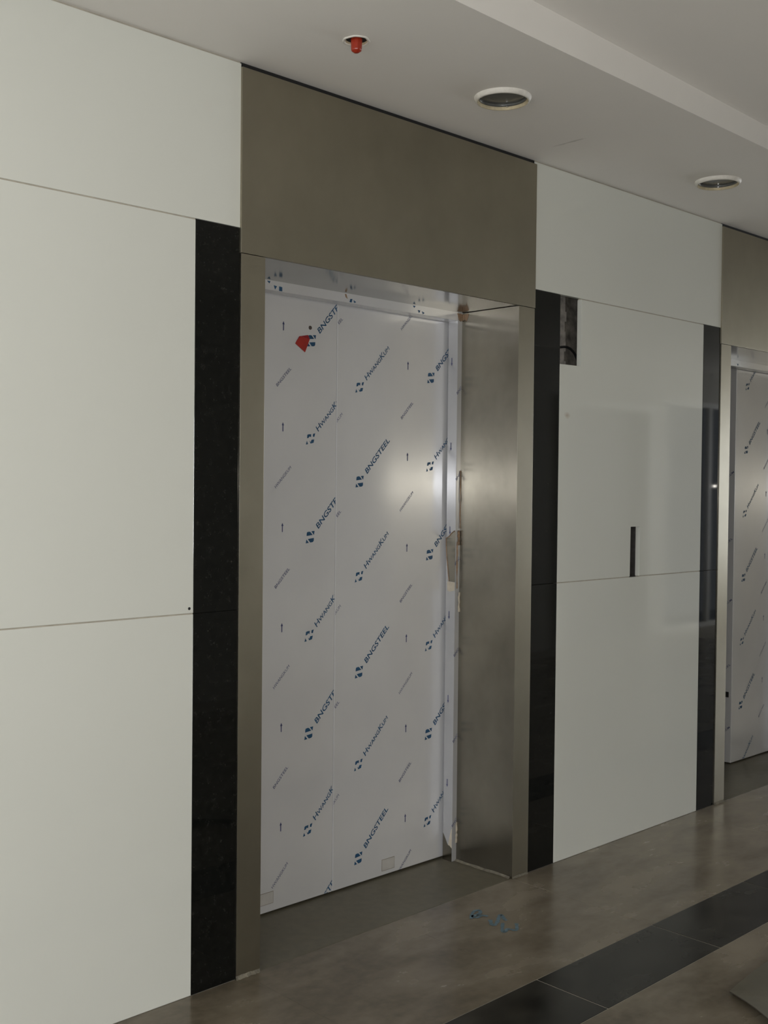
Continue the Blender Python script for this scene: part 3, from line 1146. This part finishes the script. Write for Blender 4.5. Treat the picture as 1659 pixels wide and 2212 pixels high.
# chalk scribble on the tiles
strokes = [[(0.1856, -0.158), (0.2208, -0.1305), (0.2479, -0.1198), (0.2624, -0.1259), (0.2467, -0.1441), (0.2256, -0.1469), (0.2062, -0.1472), (0.2072, -0.1631), (0.2287, -0.1628)],
           [(0.2235, -0.150), (0.2377, -0.1661), (0.2435, -0.1814)],
           [(0.2252, -0.2063), (0.2002, -0.2349), (0.2019, -0.246), (0.2337, -0.2317), (0.2726, -0.2061), (0.2858, -0.2052), (0.2653, -0.2333), (0.2618, -0.2477)],
           [(0.2353, -0.2526), (0.1853, -0.2924), (0.1837, -0.3049), (0.2078, -0.2961), (0.2126, -0.3062), (0.2241, -0.3205), (0.2656, -0.2853)]]
bm = bmesh.new()
rnd = random.Random(3)
for st in strokes:
    pth = smooth_path([(x, y, 0) for x, y in st], 5)
    L, R = [], []
    for i, p in enumerate(pth):
        t = (pth[min(i + 1, len(pth) - 1)] - pth[max(i - 1, 0)]).normalized()
        nrm = Vector((-t.y, t.x, 0))
        wd = 0.0060 * rnd.uniform(0.75, 1.25)
        L.append(bm.verts.new((p.x + nrm.x * wd, p.y + nrm.y * wd, 0.0008)))
        R.append(bm.verts.new((p.x - nrm.x * wd, p.y - nrm.y * wd, 0.0008)))
    for i in range(len(pth) - 1):
        bm.faces.new((L[i], R[i], R[i + 1], L[i + 1]))
for f in bm.faces:
    f.normal_update()
    if f.normal.z < 0:
        f.normal_flip()
tag(mesh_obj('chalk_scribble', bm, M_CHALK), 'pale blue chalk scribble on the floor tiles in front of the nearer elevator', 'marking')

# warped board lying on the tiles, lower right corner
bm = bmesh.new()
A = Vector((0.307, -1.029, 0))
u_ = Vector((0.62, -0.02, 0))
v_ = Vector((-0.215, -0.30, 0)) * 1.35
nu, nv = 12, 10
G, Gb = [], []
for i in range(nu + 1):
    r1, r2 = [], []
    for j in range(nv + 1):
        s, t = i / nu, j / nv
        p = A + u_ * s + v_ * t
        bow = 0.030 * math.sin(math.pi * min(1, s * 0.62)) * (1 - t) ** 2
        p.x += bow * 0.05
        p.y += bow * 0.9 * (1 - t)
        lift_ = 0.004 + 0.030 * (math.sin(math.pi * t) ** 1.0) * (1 - s) ** 3 + 0.014 * math.sin(math.pi * min(1, s * 1.2 + 0.05)) * (1 - t) ** 2
        r1.append(bm.verts.new((p.x, p.y, lift_ + 0.003)))
        r2.append(bm.verts.new((p.x, p.y, lift_)))
    G.append(r1)
    Gb.append(r2)
for i in range(nu):
    for j in range(nv):
        bm.faces.new((G[i][j], G[i + 1][j], G[i + 1][j + 1], G[i][j + 1]))
        bm.faces.new((Gb[i][j], Gb[i][j + 1], Gb[i + 1][j + 1], Gb[i + 1][j]))
rim = [(i, 0) for i in range(nu)] + [(nu, j) for j in range(nv)] + [(i, nv) for i in range(nu, 0, -1)] + [(0, j) for j in range(nv, 0, -1)]
for k in range(len(rim)):
    a, b = rim[k], rim[(k + 1) % len(rim)]
    f = bm.faces.new((G[a[0]][a[1]], G[b[0]][b[1]], Gb[b[0]][b[1]], Gb[a[0]][a[1]]))
    f.material_index = 1
bmesh.ops.recalc_face_normals(bm, faces=bm.faces[:])
tag(mesh_obj('loose_board', bm, [M_BOARD, M_BOARDEDGE_SHADE]), 'thin warped greenish-grey board lying on the floor in the lower right corner', 'board')

# ------------------------------------------------------------------ the rest of the lobby (seen only as reflections)
bm = bmesh.new()
T = 0.2
DGX0, DGX1, DGZ = 5.57, 6.95, 2.20
WX0, WX1, WZ = 7.25, 9.05, 2.36
BX0, BX1, BZ0, BZ1 = -10.6, -5.6, 0.40, 2.50


def blk2(x0, x1, z0, z1):
    add_box(bm, x0, x1, YB - T, YB, z0, z1)


blk2(X0, BX0, -0.2, 3.05)
blk2(BX0, BX1, -0.2, BZ0)
blk2(BX0, BX1, BZ1, 3.05)
blk2(BX1, DGX0, -0.2, 3.05)
blk2(DGX0, DGX1, DGZ, 3.05)
blk2(DGX1, WX0, -0.2, 3.05)
blk2(WX0, WX1, WZ, 3.05)
blk2(WX1, X1, -0.2, 3.05)
structure(mesh_obj('wall_front', bm, M_WALLB))
d3 = box('door_3', DGX0, DGX1, YB - 0.12, YB - 0.08, 0, DGZ, M_DOORG)
structure(d3)
bm = bmesh.new()
for x in (DGX0 - 0.07, DGX1):
    add_box(bm, x, x + 0.11, YB - 0.02, YB + 0.03, 0, DGZ + 0.07)
add_box(bm, DGX0, DGX1, YB - 0.02, YB + 0.03, DGZ, DGZ + 0.07)
structure(mesh_obj('trim_1', bm, M_FRAMEW))


def window(name, horizontal, a, b, at, z0, z1, depth):
    bm = bmesh.new()
    f = 0.05
    segs = [(a, b, z0, z0 + f), (a, b, z1 - f, z1), (a, a + f, z0 + f, z1 - f), (b - f, b, z0 + f, z1 - f), ((a + b) / 2 - f / 2, (a + b) / 2 + f / 2, z0 + f, z1 - f)]
    for s0, s1, q0, q1 in segs:
        if horizontal:
            add_box(bm, s0, s1, at, at + depth, q0, q1)
        else:
            add_box(bm, at, at + depth, s0, s1, q0, q1)
    return structure(mesh_obj(name, bm, M_FRAMEW))


window('window_1', True, WX0, WX1, YB - 0.05, 0.0, WZ, 0.05)
bm = bmesh.new()
bmesh.ops.create_uvsphere(bm, u_segments=12, v_segments=8, radius=0.012)
mesh_obj('glint_source', bm, M_GLINT, bpy.data.objects['window_1'], (8.225, YB + 0.012, 1.487))  # added unseen emitter that puts a glint in the black granite
window('fill_window_4', True, BX0, BX1, YB - 0.04, BZ0, BZ1, 0.04)  # added unseen window, framing the back fill light
for nm, x, at in (('wall_left', X0, X0 - 0.05), ('wall_right', X1, X1)):
    bm = bmesh.new()
    y0, y1, z0, z1 = -3.2, -0.6, 0.45, 2.5
    add_box(bm, x - 0.1, x + 0.1, YB - 0.2, y0, -0.2, 3.05)
    add_box(bm, x - 0.1, x + 0.1, y1, 0.62, -0.2, 3.05)
    add_box(bm, x - 0.1, x + 0.1, y0, y1, -0.2, z0)
    add_box(bm, x - 0.1, x + 0.1, y0, y1, z1, 3.05)
    structure(mesh_obj(nm, bm, M_WALLB))
    window('window_2' if nm == 'wall_left' else 'fill_window_3', False, y0, y1, at, z0, z1, 0.05)  # the right-hand window is added, unseen, framing the end fill light
